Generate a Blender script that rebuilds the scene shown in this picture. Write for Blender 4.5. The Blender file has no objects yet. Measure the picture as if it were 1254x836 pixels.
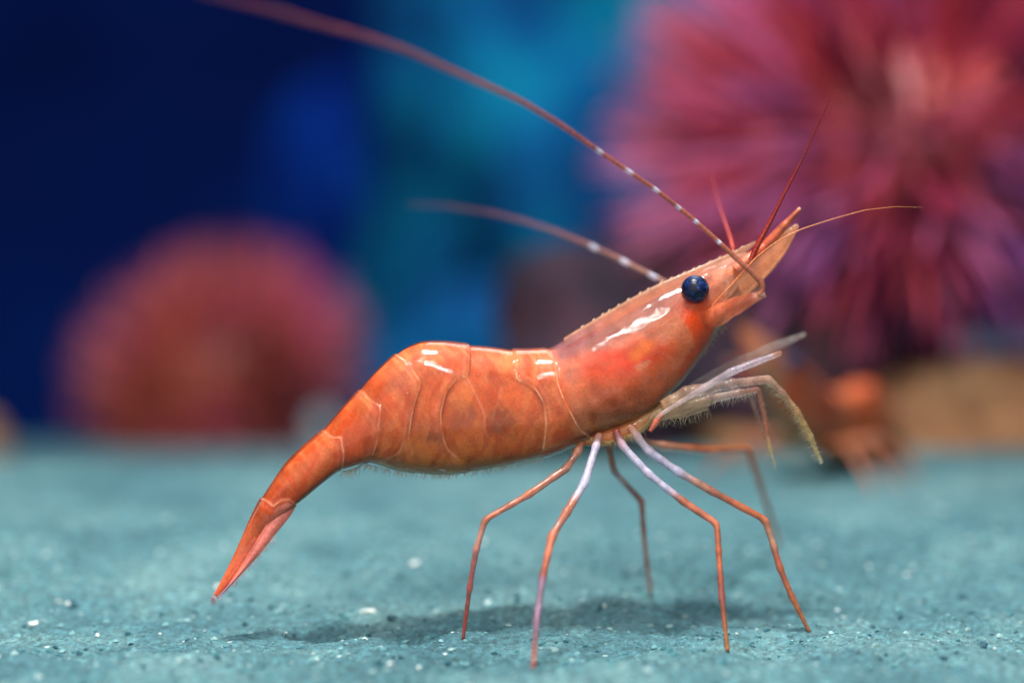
import bpy, math, random
import numpy as np
random.seed(7); rng = np.random.default_rng(7)
sc = bpy.context.scene
COLL = sc.collection

# ------------------------------------------------------------------ camera
F = 2400.0                      # focal length in photo pixels
CAM_H = 0.0663
TANP = 0.07
pitch = math.atan(TANP)
cam_d = bpy.data.cameras.new('camera'); cam = bpy.data.objects.new('camera', cam_d); COLL.objects.link(cam)
cam_d.sensor_fit = 'HORIZONTAL'; cam_d.sensor_width = 36.0; cam_d.lens = F/1254*36.0
cam.location = (0, 0, CAM_H); cam.rotation_euler = (math.radians(90)-pitch, 0, 0)
cam_d.clip_start = 0.005; cam_d.clip_end = 20
cam_d.dof.use_dof = True; cam_d.dof.focus_distance = 0.297; cam_d.dof.aperture_fstop = 4.8
cam_d.dof.aperture_blades = 0
sc.camera = cam
# ------------------------------------------------------------------ world, lamps, exposure
w = bpy.data.worlds.new('World'); sc.world = w; w.use_nodes = True
w.node_tree.nodes['Background'].inputs[0].default_value = (0.02, 0.045, 0.075, 1)
w.node_tree.nodes['Background'].inputs[1].default_value = 1.0
def area(name, loc, target, sx, sy, power, col):
    l = bpy.data.lights.new(name, 'AREA'); l.shape = 'RECTANGLE'; l.size = sx; l.size_y = sy; l.energy = power; l.color = col
    o = bpy.data.objects.new(name, l); COLL.objects.link(o); o.location = loc
    from mathutils import Vector
    o.rotation_euler = (Vector(target)-Vector(loc)).to_track_quat('-Z', 'Y').to_euler()
    return o
area('tank_lamp', (-0.03, 0.225, 0.50), (0, 0.30, 0.03), 0.10, 0.04, 4.4, (1.0, 0.97, 0.92))
area('streak_light', (-0.02, -0.04, 0.50), (0, 0.30, 0.03), 0.26, 0.012, 2.8, (1.0, 0.97, 0.94)).rotation_euler = (0, 0, math.radians(-48))  # added strip light, placed to put the streak highlight on the carapace
area('rear_fill', (0.10, 0.68, 0.62), (0.10, 0.64, 0.05), 0.35, 0.2, 1.5, (0.95, 0.95, 1.0))  # added overhead fill for the urchins, where the main lamp falls off
area('back_blue_fill', (0.08, 1.0, 0.70), (0.06, 1.15, 0.05), 0.3, 0.2, 1.7, (0.45, 0.8, 1.0))  # added blue-tinted fill that brightens the rocks at the back
area('front_fill', (-0.15, -0.45, 0.30), (0, 0.32, 0.04), 1.3, 0.9, 5.8, (1.0, 0.92, 0.84))  # added soft fill from behind the camera for the shrimp's flank, no actual window
sc.view_settings.view_transform = 'Standard'; sc.view_settings.look = 'None'
sc.view_settings.exposure = 0.0; sc.view_settings.gamma = 1.0; sc.view_settings.use_curve_mapping = False
cy = sc.cycles
cy.use_denoising = True
try: cy.denoiser = 'OPENIMAGEDENOISE'
except Exception: pass
cy.max_bounces = 10; cy.transparent_max_bounces = 24; cy.caustics_reflective = False; cy.caustics_refractive = False
cy.sample_clamp_indirect = 4.0

# ------------------------------------------------------------------ geometry helpers
PSI = math.radians(7.0)                      # the shrimp's heading, turned a little away from the lens
SO = np.array([0.0, 0.30, 0.0])
SE = np.array([math.cos(PSI), math.sin(PSI), 0]); SN = np.array([-math.sin(PSI), math.cos(PSI), 0])
CAM = np.array([0, 0, CAM_H])
FW = np.array([0, math.cos(pitch), -math.sin(pitch)]); UP = np.array([0, math.sin(pitch), math.cos(pitch)]); RT = np.array([1., 0, 0])
MM = 0.000125
def lin(c):
    c = np.asarray(c, float)/255.0
    return np.where(c <= 0.04045, c/12.92, ((c+0.055)/1.055)**2.4)
def ray(px, py):
    px = np.asarray(px, float); py = np.asarray(py, float)
    return FW + ((px-627)/F)[..., None]*RT + ((418-py)/F)[..., None]*UP
def S(px, py, off=0.0):                      # photo measure -> shrimp local (x, y, z); off = distance off the body's mid plane (m)
    r = ray(px, py); off = np.broadcast_to(np.asarray(off, float), r.shape[:-1])
    t = ((SO-CAM)@SN + off)/(r@SN)
    P = CAM + t[..., None]*r
    return np.stack([(P-SO)@SE, off, P[..., 2]], -1)
def loc2world(p):
    p = np.asarray(p, float)
    return SO + p[..., 0:1]*SE + p[..., 1:2]*SN + p[..., 2:3]*np.array([0, 0, 1.])
def ss(a, b, x):
    t = np.clip((np.asarray(x, float)-a)/(b-a), 0, 1); return t*t*(3-2*t)
def vnoise(p, seed=0):                       # 3-D value noise, -1..1
    p = np.asarray(p, float); i = np.floor(p).astype(np.int64); f = p-i; f = f*f*(3-2*f)
    def h(a, b, c):
        n = (a*374761393 + b*668265263 + c*2147483647 + seed*974711) & 0xffffffff
        n = ((n ^ (n >> 13))*1274126177) & 0xffffffff; n = n ^ (n >> 16)
        return (n & 0xffff)/32767.5-1
    r = 0
    for a in (0, 1):
        for b in (0, 1):
            for c in (0, 1):
                wt = (f[..., 0] if a else 1-f[..., 0])*(f[..., 1] if b else 1-f[..., 1])*(f[..., 2] if c else 1-f[..., 2])
                r = r + wt*h(i[..., 0]+a, i[..., 1]+b, i[..., 2]+c)
    return r
def fbm(p, oct=4, seed=0):
    p = np.asarray(p, float); r = 0; a = 1
    for k in range(oct):
        r = r + a*vnoise(p*2**k+17.3*k, seed+k); a *= 0.5
    return r
def mesh(name, V, Fc, mat, parent=None, col=None, alpha=None, smooth=True):
    me = bpy.data.meshes.new(name)
    V = np.asarray(V, float)
    me.from_pydata(V.tolist(), [], [list(map(int, f)) for f in Fc] if not isinstance(Fc, np.ndarray) else Fc.tolist())
    if smooth: me.polygons.foreach_set('use_smooth', np.ones(len(me.polygons), bool))
    if col is not None:
        a = me.color_attributes.new('Col', 'FLOAT_COLOR', 'POINT')
        c = np.ones((len(V), 4)); c[:, :3] = col
        a.data.foreach_set('color', c.ravel().astype(np.float32))
    if alpha is not None:
        a = me.attributes.new('Opa', 'FLOAT', 'POINT')
        a.data.foreach_set('value', np.broadcast_to(alpha, (len(V),)).astype(np.float32))
    me.materials.append(mat); me.update()
    o = bpy.data.objects.new(name, me); COLL.objects.link(o)
    if parent is not None: o.parent = parent
    return o
def tag(o, label=None, cat=None, group=None, kind=None):
    if label: o['label'] = label
    if cat: o['category'] = cat
    if group: o['group'] = group
    if kind: o['kind'] = kind
    return o
def empty(name, loc, rz=0.0):
    o = bpy.data.objects.new(name, None); COLL.objects.link(o); o.location = loc; o.rotation_euler = (0, 0, rz)
    o.empty_display_size = 0.01
    return o
def grid_faces(n, m, wrap=True):
    i = np.arange(n-1)[:, None]; j = np.arange(m if wrap else m-1)[None, :]
    a = i*m+j; b = i*m+(j+1) % m
    return np.stack([a, b, b+m, a+m], -1).reshape(-1, 4)
def gsmooth(a, sig):                         # gaussian smoothing down axis 0, ends kept
    k = int(max(1, sig*3)); x = np.arange(-k, k+1); g = np.exp(-x*x/(2*sig*sig)); g /= g.sum()
    a = np.asarray(a, float); out = np.empty_like(a)
    for c in range(a.shape[1]):
        v = a[:, c]
        pad = np.concatenate([2*v[0]-v[k:0:-1], v, 2*v[-1]-v[-2:-k-2:-1]])
        out[:, c] = np.convolve(pad, g, 'valid')
    return out
def resample(pts, n, sig=0.0):
    pts = np.asarray(pts, float)
    d = np.concatenate([[0], np.cumsum(np.linalg.norm(np.diff(pts[:, :2], axis=0), axis=1))]); d /= d[-1]
    t = np.linspace(0, 1, n)
    a = np.stack([np.interp(t, d, pts[:, c]) for c in range(pts.shape[1])], 1)
    return gsmooth(a, sig) if sig > 0 else a
def tube(P, R, m=8):                         # P local points (n,3), R radii
    P = np.asarray(P, float); n = len(P); R = np.broadcast_to(R, (n,))
    T = np.gradient(P, axis=0); T /= np.linalg.norm(T, axis=1)[:, None]+1e-12
    N = np.cross(T, np.array([0, 1., 0.01])); N /= np.linalg.norm(N, axis=1)[:, None]+1e-12
    B = np.cross(T, N)
    a = np.linspace(0, 2*np.pi, m, endpoint=False)
    V = P[:, None, :] + R[:, None, None]*(np.cos(a)[None, :, None]*N[:, None, :] + np.sin(a)[None, :, None]*B[:, None, :])
    V = V.reshape(-1, 3); Fc = grid_faces(n, m).tolist()
    Fc.append(list(range(m))[::-1]); Fc.append([(n-1)*m+k for k in range(m)])
    return V, Fc
class MB:
    def __init__(s): s.V = []; s.F = []; s.C = []; s.n = 0
    def add(s, V, Fc, c=None):
        V = np.asarray(V, float); s.V.append(V); s.F += [[int(q)+s.n for q in f] for f in Fc]
        s.C.append(np.broadcast_to(c if c is not None else (1, 1, 1), (len(V), 3))); s.n += len(V)
    def build(s, name, mat, parent=None, alpha=None, smooth=True):
        return mesh(name, np.concatenate(s.V), s.F, mat, parent, np.concatenate(s.C), alpha, smooth)

# ------------------------------------------------------------------ materials
def newmat(name):
    m = bpy.data.materials.new(name); m.use_nodes = True
    nt = m.node_tree; return m, nt, nt.nodes['Principled BSDF'], nt.nodes['Material Output']
def N(nt, t, **k):
    n = nt.nodes.new(t)
    for a, b in k.items(): setattr(n, a, b)
    return n
def noise(nt, scale, detail=4, rough=0.55, vec=None):
    n = N(nt, 'ShaderNodeTexNoise'); n.inputs['Scale'].default_value = scale; n.inputs['Detail'].default_value = detail
    n.inputs['Roughness'].default_value = rough
    if vec: nt.links.new(vec, n.inputs['Vector'])
    return n
def ramp(nt, src, stops):
    r = N(nt, 'ShaderNodeValToRGB'); e = r.color_ramp.elements
    while len(e) < len(stops): e.new(0.5)
    for el, (p, c) in zip(e, stops):
        el.position = p; el.color = (*c, 1) if not np.isscalar(c) else (c, c, c, 1)
    nt.links.new(src, r.inputs[0]); return r
def mixc(nt, fac, a, b, mode='MIX'):
    m = N(nt, 'ShaderNodeMix', data_type='RGBA', blend_type=mode)
    for s, v in ((0, fac), (6, a), (7, b)):
        if hasattr(v, 'is_linked') or hasattr(v, 'links'): nt.links.new(v, m.inputs[s])
        else: m.inputs[s].default_value = v if np.isscalar(v) else (*v, 1)
    return m.outputs[2]
def bump(nt, h, strength, dist, p, prev=None):
    b = N(nt, 'ShaderNodeBump'); b.inputs['Strength'].default_value = strength; b.inputs['Distance'].default_value = dist
    nt.links.new(h, b.inputs['Height'])
    if prev: nt.links.new(prev, b.inputs['Normal'])
    if p: nt.links.new(b.outputs[0], p.inputs['Normal'])
    return b.outputs[0]

def shell_mat(name, sss=0.35, rough=0.32, coat=0.6, coatr=0.10, flecks=True, bumpd=0.00010, vary=0.25):
    m, nt, p, out = newmat(name)
    tc = N(nt, 'ShaderNodeTexCoord'); ob = tc.outputs['Object']
    at = N(nt, 'ShaderNodeAttribute', attribute_name='Col'); op = N(nt, 'ShaderNodeAttribute', attribute_name='Opa')
    alpha_src = op.outputs['Fac']
    n1 = noise(nt, 420, 5, 0.6, ob); r1 = ramp(nt, n1.outputs['Fac'], [(0.3, 1-vary), (0.7, 1+vary*0.6)])
    c = mixc(nt, 1.0, at.outputs['Color'], r1.outputs[0], 'MULTIPLY')
    n2 = noise(nt, 2600, 3, 0.6, ob); r2 = ramp(nt, n2.outputs['Fac'], [(0.35, 0.84), (0.65, 1.1)])
    c = mixc(nt, 1.0, c, r2.outputs[0], 'MULTIPLY')
    if flecks:
        v = N(nt, 'ShaderNodeTexVoronoi'); v.inputs['Scale'].default_value = 620; nt.links.new(ob, v.inputs['Vector'])
        rv = ramp(nt, v.outputs['Distance'], [(0.06, 1.0), (0.13, 0.0)])
        n3 = noise(nt, 160, 2, 0.5, ob); r3 = ramp(nt, n3.outputs['Fac'], [(0.55, 0.0), (0.66, 0.75)])
        mm = N(nt, 'ShaderNodeMath', operation='MULTIPLY'); nt.links.new(rv.outputs[0], mm.inputs[0]); nt.links.new(r3.outputs[0], mm.inputs[1])
        c = mixc(nt, mm.outputs[0], c, tuple(lin((250, 205, 180))))
        v2 = N(nt, 'ShaderNodeTexVoronoi'); v2.inputs['Scale'].default_value = 1500; nt.links.new(ob, v2.inputs['Vector'])
        rv2 = ramp(nt, v2.outputs['Distance'], [(0.12, 1.0), (0.26, 0.0)])
        n4 = noise(nt, 240, 3, 0.6, ob); r4 = ramp(nt, n4.outputs['Fac'], [(0.45, 0.0), (0.6, 0.55)])
        m2 = N(nt, 'ShaderNodeMath', operation='MULTIPLY'); nt.links.new(rv2.outputs[0], m2.inputs[0]); nt.links.new(r4.outputs[0], m2.inputs[1])
        c = mixc(nt, m2.outputs[0], c, tuple(lin((190, 40, 16))))
        mxm = N(nt, 'ShaderNodeMath', operation='MAXIMUM'); nt.links.new(mm.outputs[0], mxm.inputs[0]); nt.links.new(m2.outputs[0], mxm.inputs[1])
        mxo = N(nt, 'ShaderNodeMath', operation='MAXIMUM'); nt.links.new(op.outputs['Fac'], mxo.inputs[0]); nt.links.new(mxm.outputs[0], mxo.inputs[1])
        alpha_src = mxo.outputs[0]
    nt.links.new(c, p.inputs['Base Color'])
    p.inputs['Subsurface Weight'].default_value = sss
    p.inputs['Subsurface Radius'].default_value = (1.0, 0.38, 0.2); p.inputs['Subsurface Scale'].default_value = 0.0022
    p.inputs['Roughness'].default_value = rough; p.inputs['Coat Weight'].default_value = coat; p.inputs['Coat Roughness'].default_value = coatr
    p.inputs['IOR'].default_value = 1.33
    b1 = bump(nt, n1.outputs['Fac'], 0.5, bumpd*3, None)
    bump(nt, n2.outputs['Fac'], 0.6, bumpd, p, b1)
    nt.links.new(alpha_src, p.inputs['Alpha'])
    return m
M_flesh = shell_mat('shrimp_flesh', sss=0.6, rough=0.5, coat=0.0, flecks=False, bumpd=0.00008, vary=0.22)
M_flesh.node_tree.nodes['Principled BSDF'].inputs['Subsurface Scale'].default_value = 0.0014; M_flesh.node_tree.nodes['Principled BSDF'].inputs['Specular IOR Level'].default_value = 0.1
M_body = shell_mat('shrimp_shell', sss=0.0, rough=0.4, coat=0.0, vary=0.2, bumpd=0.00002)
nt = M_body.node_tree; pb = nt.nodes['Principled BSDF']; out = nt.nodes['Material Output']
gl = N(nt, 'ShaderNodeBsdfGlossy'); gl.inputs['Roughness'].default_value = 0.05; fre = N(nt, 'ShaderNodeFresnel'); fre.inputs['IOR'].default_value = 1.33
nt.links.new(pb.inputs['Normal'].links[0].from_socket, gl.inputs['Normal'])
mx = N(nt, 'ShaderNodeMixShader'); nt.links.new(fre.outputs[0], mx.inputs[0]); nt.links.new(pb.outputs[0], mx.inputs[1]); nt.links.new(gl.outputs[0], mx.inputs[2])
nt.links.new(mx.outputs[0], out.inputs['Surface'])
M_limb = shell_mat('shrimp_limb', sss=0.3, rough=0.35, coat=0.4, coatr=0.15, flecks=False, bumpd=0.00006, vary=0.35)
M_blade = shell_mat('shrimp_blade', sss=0.2, rough=0.3, coat=0.6, coatr=0.12, flecks=False, bumpd=0.00005, vary=0.3)
M_thread = shell_mat('antenna_thread', sss=0.1, rough=0.4, coat=0.3, coatr=0.2, flecks=False, bumpd=0.00003, vary=0.3)

m, nt, p, _ = newmat('eye'); M_eye = m
tc = N(nt, 'ShaderNodeTexCoord'); ob = tc.outputs['Object']
n1 = noise(nt, 900, 5, 0.75, ob); n1.inputs['Distortion'].default_value = 0.6
r1 = ramp(nt, n1.outputs['Fac'], [(0.42, (0.006, 0.008, 0.03)), (0.55, (0.012, 0.035, 0.16)), (0.64, (0.03, 0.16, 0.5)), (0.75, (0.16, 0.42, 0.75))])
v = N(nt, 'ShaderNodeTexVoronoi'); v.inputs['Scale'].default_value = 4200; nt.links.new(ob, v.inputs['Vector'])
rv = ramp(nt, v.outputs['Distance'], [(0.15, 1.0), (0.6, 0.25)])
nt.links.new(mixc(nt, 1.0, r1.outputs[0], rv.outputs[0], 'MULTIPLY'), p.inputs['Base Color'])
p.inputs['Roughness'].default_value = 0.35; p.inputs['Coat Weight'].default_value = 0.5; p.inputs['Coat Roughness'].default_value = 0.05; p.inputs['Coat IOR'].default_value = 1.25; p.inputs['Specular IOR Level'].default_value = 0.2
bump(nt, v.outputs['Distance'], 0.35, -0.00006, p)

def rock_mat(name, c0, c1, c2, scale, bd):
    m, nt, p, _ = newmat(name)
    tc = N(nt, 'ShaderNodeTexCoord'); ob = tc.outputs['Object']
    n = noise(nt, scale, 6, 0.6, ob); r = ramp(nt, n.outputs['Fac'], [(0.36, c0), (0.5, c1), (0.64, c2)])
    nt.links.new(r.outputs[0], p.inputs['Base Color']); p.inputs['Roughness'].default_value = 0.85; p.inputs['Specular IOR Level'].default_value = 0.15
    n2 = noise(nt, scale*5, 5, 0.6, ob); bump(nt, n2.outputs['Fac'], 0.7, bd, p)
    return m
M_teal = rock_mat('blue_rock', (0.0, 0.03, 0.14), (0.0, 0.11, 0.30), (0.0, 0.24, 0.38), 16, 0.004)
M_ultra = rock_mat('ultramarine_rock', (0.0, 0.02, 0.18), (0.0, 0.03, 0.34), (0.0, 0.07, 0.42), 14, 0.004)
M_dark = rock_mat('dark_rock', (0.010, 0.008, 0.016), (0.028, 0.016, 0.028), (0.06, 0.026, 0.036), 40, 0.002)
M_tan = rock_mat('tan_rock', (0.11, 0.05, 0.025), (0.20, 0.10, 0.05), (0.27, 0.16, 0.085), 60, 0.002)
M_navy = rock_mat('tank_wall', (0.0, 0.012, 0.12), (0.0, 0.02, 0.19), (0.0, 0.035, 0.26), 3, 0.001)
M_white = rock_mat('shell_chip', (0.62, 0.72, 0.72), (0.78, 0.84, 0.82), (0.9, 0.92, 0.88), 900, 0.0001)
M_grey = rock_mat('pale_stone', (0.2, 0.28, 0.34), (0.3, 0.38, 0.42), (0.4, 0.48, 0.5), 200, 0.001)
M_darkgrain = rock_mat('dark_grain', (0.02, 0.06, 0.08), (0.03, 0.09, 0.12), (0.06, 0.14, 0.17), 900, 0.0001)

m, nt, p, _ = newmat('sand'); M_sand = m
tc = N(nt, 'ShaderNodeTexCoord'); ob = tc.outputs['Object']
n1 = noise(nt, 30, 8, 0.74, ob); r1 = ramp(nt, n1.outputs['Fac'], [(0.30, (0.022, 0.090, 0.115)), (0.48, (0.056, 0.165, 0.195)), (0.66, (0.12, 0.25, 0.26))])
n2 = noise(nt, 900, 4, 0.65, ob); r2 = ramp(nt, n2.outputs['Fac'], [(0.3, 0.45), (0.52, 1.0), (0.72, 1.7)])
c = mixc(nt, 1.0, r1.outputs[0], r2.outputs[0], 'MULTIPLY')
v = N(nt, 'ShaderNodeTexVoronoi'); v.inputs['Scale'].default_value = 260; nt.links.new(ob, v.inputs['Vector'])
rv = ramp(nt, v.outputs['Distance'], [(0.10, 1.0), (0.17, 0.0)])
vs = N(nt, 'ShaderNodeSeparateColor'); nt.links.new(v.outputs['Color'], vs.inputs[0])
rs = ramp(nt, vs.outputs[0], [(0.80, 0.0), (0.86, 0.8)])
mm = N(nt, 'ShaderNodeMath', operation='MULTIPLY'); nt.links.new(rv.outputs[0], mm.inputs[0]); nt.links.new(rs.outputs[0], mm.inputs[1])
c = mixc(nt, mm.outputs[0], c, (0.55, 0.70, 0.70))
nt.links.new(c, p.inputs['Base Color']); p.inputs['Roughness'].default_value = 0.75
n3 = noise(nt, 1500, 4, 0.6, ob); b1 = bump(nt, n2.outputs['Fac'], 0.9, 0.0011, None); bump(nt, n3.outputs['Fac'], 0.6, 0.0003, p, b1)

m, nt, p, _ = newmat('sand_grain'); M_grain = m
at = N(nt, 'ShaderNodeAttribute', attribute_name='Col'); nt.links.new(at.outputs['Color'], p.inputs['Base Color']); p.inputs['Roughness'].default_value = 0.5

def spine_mat(name, attr):
    m, nt, p, _ = newmat(name)
    if attr:
        at = N(nt, 'ShaderNodeAttribute', attribute_name='Col'); src = at.outputs['Color']
    else:
        oi = N(nt, 'ShaderNodeObjectInfo'); src = oi.outputs['Color']
    nt.links.new(src, p.inputs['Base Color']); p.inputs['Roughness'].default_value = 0.5
    p.inputs['Subsurface Weight'].default_value = 0.2; p.inputs['Subsurface Scale'].default_value = 0.002
    return m
M_spine = spine_mat('urchin_spine', False); M_spine_s = spine_mat('urchin_spine_small', True)

# ------------------------------------------------------------------ ground
def gz(x, d):
    x = np.asarray(x, float); d = np.asarray(d, float)
    z = 0.0070*ss(0.300, 0.355, d) - 0.041*np.clip((d-0.44)/0.36, 0, 1)*(1-ss(0.0, 0.10, x)) - 0.30*ss(0.84, 0.98, d)
    z = z + 0.0010*np.exp(-((d-0.268)/0.012)**2)
    p = np.stack([x, d, np.zeros_like(x)], -1)
    return z
def gz_full(x, d):
    p = np.stack([x, d, np.zeros_like(x)], -1)
    near = np.exp(-((d-0.3)/0.25)**2)
    return gz(x, d) + 0.0007*fbm(p*70, 2, 3) + near*(0.00110*fbm(p*np.array([130, 210, 1]), 4, 9)) + 0.002*vnoise(p*9, 5)*ss(0.4, 0.7, d)
def spaced(a, b, n, k):
    t = np.linspace(0, 1, n); return a+(b-a)*t**k
dd = np.concatenate([np.linspace(0.10, 0.25, 20)[:-1], np.linspace(0.25, 0.38, 260)[:-1], np.linspace(0.38, 0.7, 120)[:-1], np.linspace(0.7, 2.2, 50)])
xx = np.concatenate([-spaced(0.11, 1.3, 60, 2)[::-1], np.linspace(-0.11, 0.11, 420)[1:-1], spaced(0.11, 1.3, 60, 2)])
XX, DD = np.meshgrid(xx, dd); ZZ = gz_full(XX, DD)
tag(mesh('sand_bed', np.stack([XX, DD, ZZ], -1).reshape(-1, 3), grid_faces(len(dd), len(xx), False), M_sand), kind='structure')

def ground_hit(px, py):
    r = ray(px, py); t = np.linspace(0.2, 0.8, 6000); P = CAM + t[:, None]*r
    g = gz_full(P[:, 0], P[:, 1]); k = np.argmax(P[:, 2] < g); return P[k]
def ico(seed=0, rough=0.25):
    t = (1+5**0.5)/2
    V = np.array([(-1,t,0),(1,t,0),(-1,-t,0),(1,-t,0),(0,-1,t),(0,1,t),(0,-1,-t),(0,1,-t),(t,0,-1),(t,0,1),(-t,0,-1),(-t,0,1)], float)
    V /= np.linalg.norm(V, axis=1)[:, None]
    Fc = [(0,11,5),(0,5,1),(0,1,7),(0,7,10),(0,10,11),(1,5,9),(5,11,4),(11,10,2),(10,7,6),(7,1,8),(3,9,4),(3,4,2),(3,2,6),(3,6,8),(3,8,9),(4,9,5),(2,4,11),(6,2,10),(8,6,7),(9,8,1)]
    r = np.random.default_rng(seed); V *= (1+rough*(r.random(12)-0.5)*2)[:, None]
    return V, Fc
# fine loose grains, nobody could count them
gb = MB(); NG = 9000
icos = [ico(k, 0.35) for k in range(8)]
gx = rng.uniform(-0.10, 0.10, NG); gd = 0.262+rng.random(NG)**1.3*0.12; gzv = gz_full(gx, gd)
gs = 0.00012+0.00050*rng.random(NG)**5
pal = lin([(92, 158, 168), (120, 180, 186), (60, 120, 136), (165, 205, 205), (40, 92, 110), (205, 225, 220)])
for k in range(NG):
    V, Fc = icos[k % 8]; c = 0.62*pal[rng.choice(6, p=[.34, .25, .2, .1, .08, .03])]
    gb.add(V*gs[k]*np.array([1.2, 1, 0.8]) + (gx[k], gd[k], gzv[k]), Fc, c)
tag(gb.build('sand_grains', M_grain, smooth=False), 'fine teal and grey sand grains scattered over the tank floor', 'sand', kind='stuff')

# larger chips that show singly
WH = [(450,750,14,7),(120,780,6,5),(274,537+180,5,5),(478,813,7,3.5),(513,818,6,4),(1026,747,4,3),(740,743,5,4.5),(84,742,6,6),(40,766,9,8),(268,722,9,9),
      (196,777,3,3),(250,773,4,3),(48,830,6,5),(1218,795,5,4),(545,801,4,2),(506,692,8,7),(590,665,7,6),(350,775,3,2),(1163,706,3,2.5),(902,776,2.5,2),(970,785,3,2),(1110,704,4,3)]
for k, (px, py, a, b) in enumerate(WH):
    P = ground_hit(px, py); s = P[1]/F
    V, Fc = ico(20+k, 0.5)
    o = mesh('shell_chip', V*np.array([a*1.1, a*0.6, b*0.8])*s*0.7, Fc, M_white, smooth=False)
    o.location = (P[0], P[1], P[2]+b*s*0.35); o.rotation_euler = (0, 0, k*1.3)
    tag(o, 'small white shell chip lying loose on the teal sand' if k else 'largest white shell chip on the sand, behind the shadow of the abdomen', 'shell chip', 'white shell chips on the sand')
DK = [(300,765,6,5),(88,742,9,8),(98,800,6,4),(1205,792,6,5),(1172,800,4,4),(1180,732,9,5),(1068,768,5,4),(1115,733,4,3),(1085,802,4,3),(1155,806,6,4),(735,746,5,5),(605,800,6,4),(490,806,6,4),(520,761,4,5),(480,757,8,5),(265,806,7,5),(280,816,5,3)]
for k, (px, py, a, b) in enumerate(DK):
    P = ground_hit(px, py); s = P[1]/F
    V, Fc = ico(60+k, 0.3)
    o = mesh('dark_pebble', V*np.array([a, a, b])*s*0.8, Fc, M_darkgrain, smooth=False)
    o.location = (P[0], P[1], P[2]+b*s*0.2); o.rotation_euler = (0, 0, k*0.9)
    tag(o, 'tiny dark blue-grey pebble half sunk in the teal sand', 'pebble', 'dark pebbles in the sand')

# ------------------------------------------------------------------ backdrop
def blob(name, center, rad, mat, seed, amp=0.25, freq=2.0, n=48, m=72, oct=4, flat=None):
    th = np.linspace(0.001, np.pi-0.001, n); ph = np.linspace(0, 2*np.pi, m, endpoint=False)
    T, Pp = np.meshgrid(th, ph, indexing='ij')
    D = np.stack([np.sin(T)*np.cos(Pp), np.sin(T)*np.sin(Pp), np.cos(T)], -1)
    r = 1+amp*fbm(D*freq+seed*3.7, oct, seed)
    V = (D*r[..., None]*np.array(rad)).reshape(-1, 3)
    o = mesh(name, V, grid_faces(n, m), mat); o.location = center
    return o
V = [(-3, 1.75, -0.2), (3, 1.75, -0.2), (3, 1.75, 2), (-3, 1.75, 2), (-3, 1.8, -0.2), (3, 1.8, -0.2), (3, 1.8, 2), (-3, 1.8, 2)]
tag(mesh('tank_back_wall', V, [(0, 1, 2, 3), (5, 4, 7, 6), (3, 2, 6, 7), (1, 0, 4, 5), (0, 3, 7, 4), (2, 1, 5, 6)], M_navy, smooth=False), kind='structure')
tag(blob('blue_rock_wall', (0.085, 1.16, 0.05), (0.165, 0.12, 0.30), M_teal, 4, 0.34, 2.4, 80, 120),
    'tall blue-lit rock mass standing at the back of the tank', 'rock')
tag(blob('deep_blue_rock', (-0.02, 1.38, 0.03), (0.15, 0.08, 0.22), M_ultra, 15, 0.3, 2.0, 60, 90),
    'ultramarine rock in the dark behind the tall blue rock', 'rock')
tag(blob('blue_boulder', (-0.005, 0.90, -0.020), (0.07, 0.05, 0.045), M_teal, 9, 0.25, 2.0),
    'low teal boulder at the foot of the tall blue rock', 'rock')
tag(blob('dark_rock', (0.056, 0.545, 0.010), (0.070, 0.050, 0.052), M_dark, 5, 0.22, 2.0),
    'dark purple-brown rock beside the large pink urchin', 'rock')
tag(blob('tan_rock', (0.138, 0.52, 0.002), (0.100, 0.05, 0.025), M_tan, 6, 0.15, 2.0),
    'low tan-orange rock under the large pink urchin', 'rock')
tag(blob('pale_pebble', (-0.070, 0.72, -0.019), (0.005, 0.005, 0.009), M_grey, 3, 0.15),
    'pale blue-white pebble beside the small salmon urchin', 'pebble')
tag(blob('pink_stone', (-0.172, 0.62, -0.012), (0.012, 0.012, 0.012), M_tan, 13, 0.15),
    'small pinkish stone on the sand left of the small urchin', 'stone')

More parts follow.
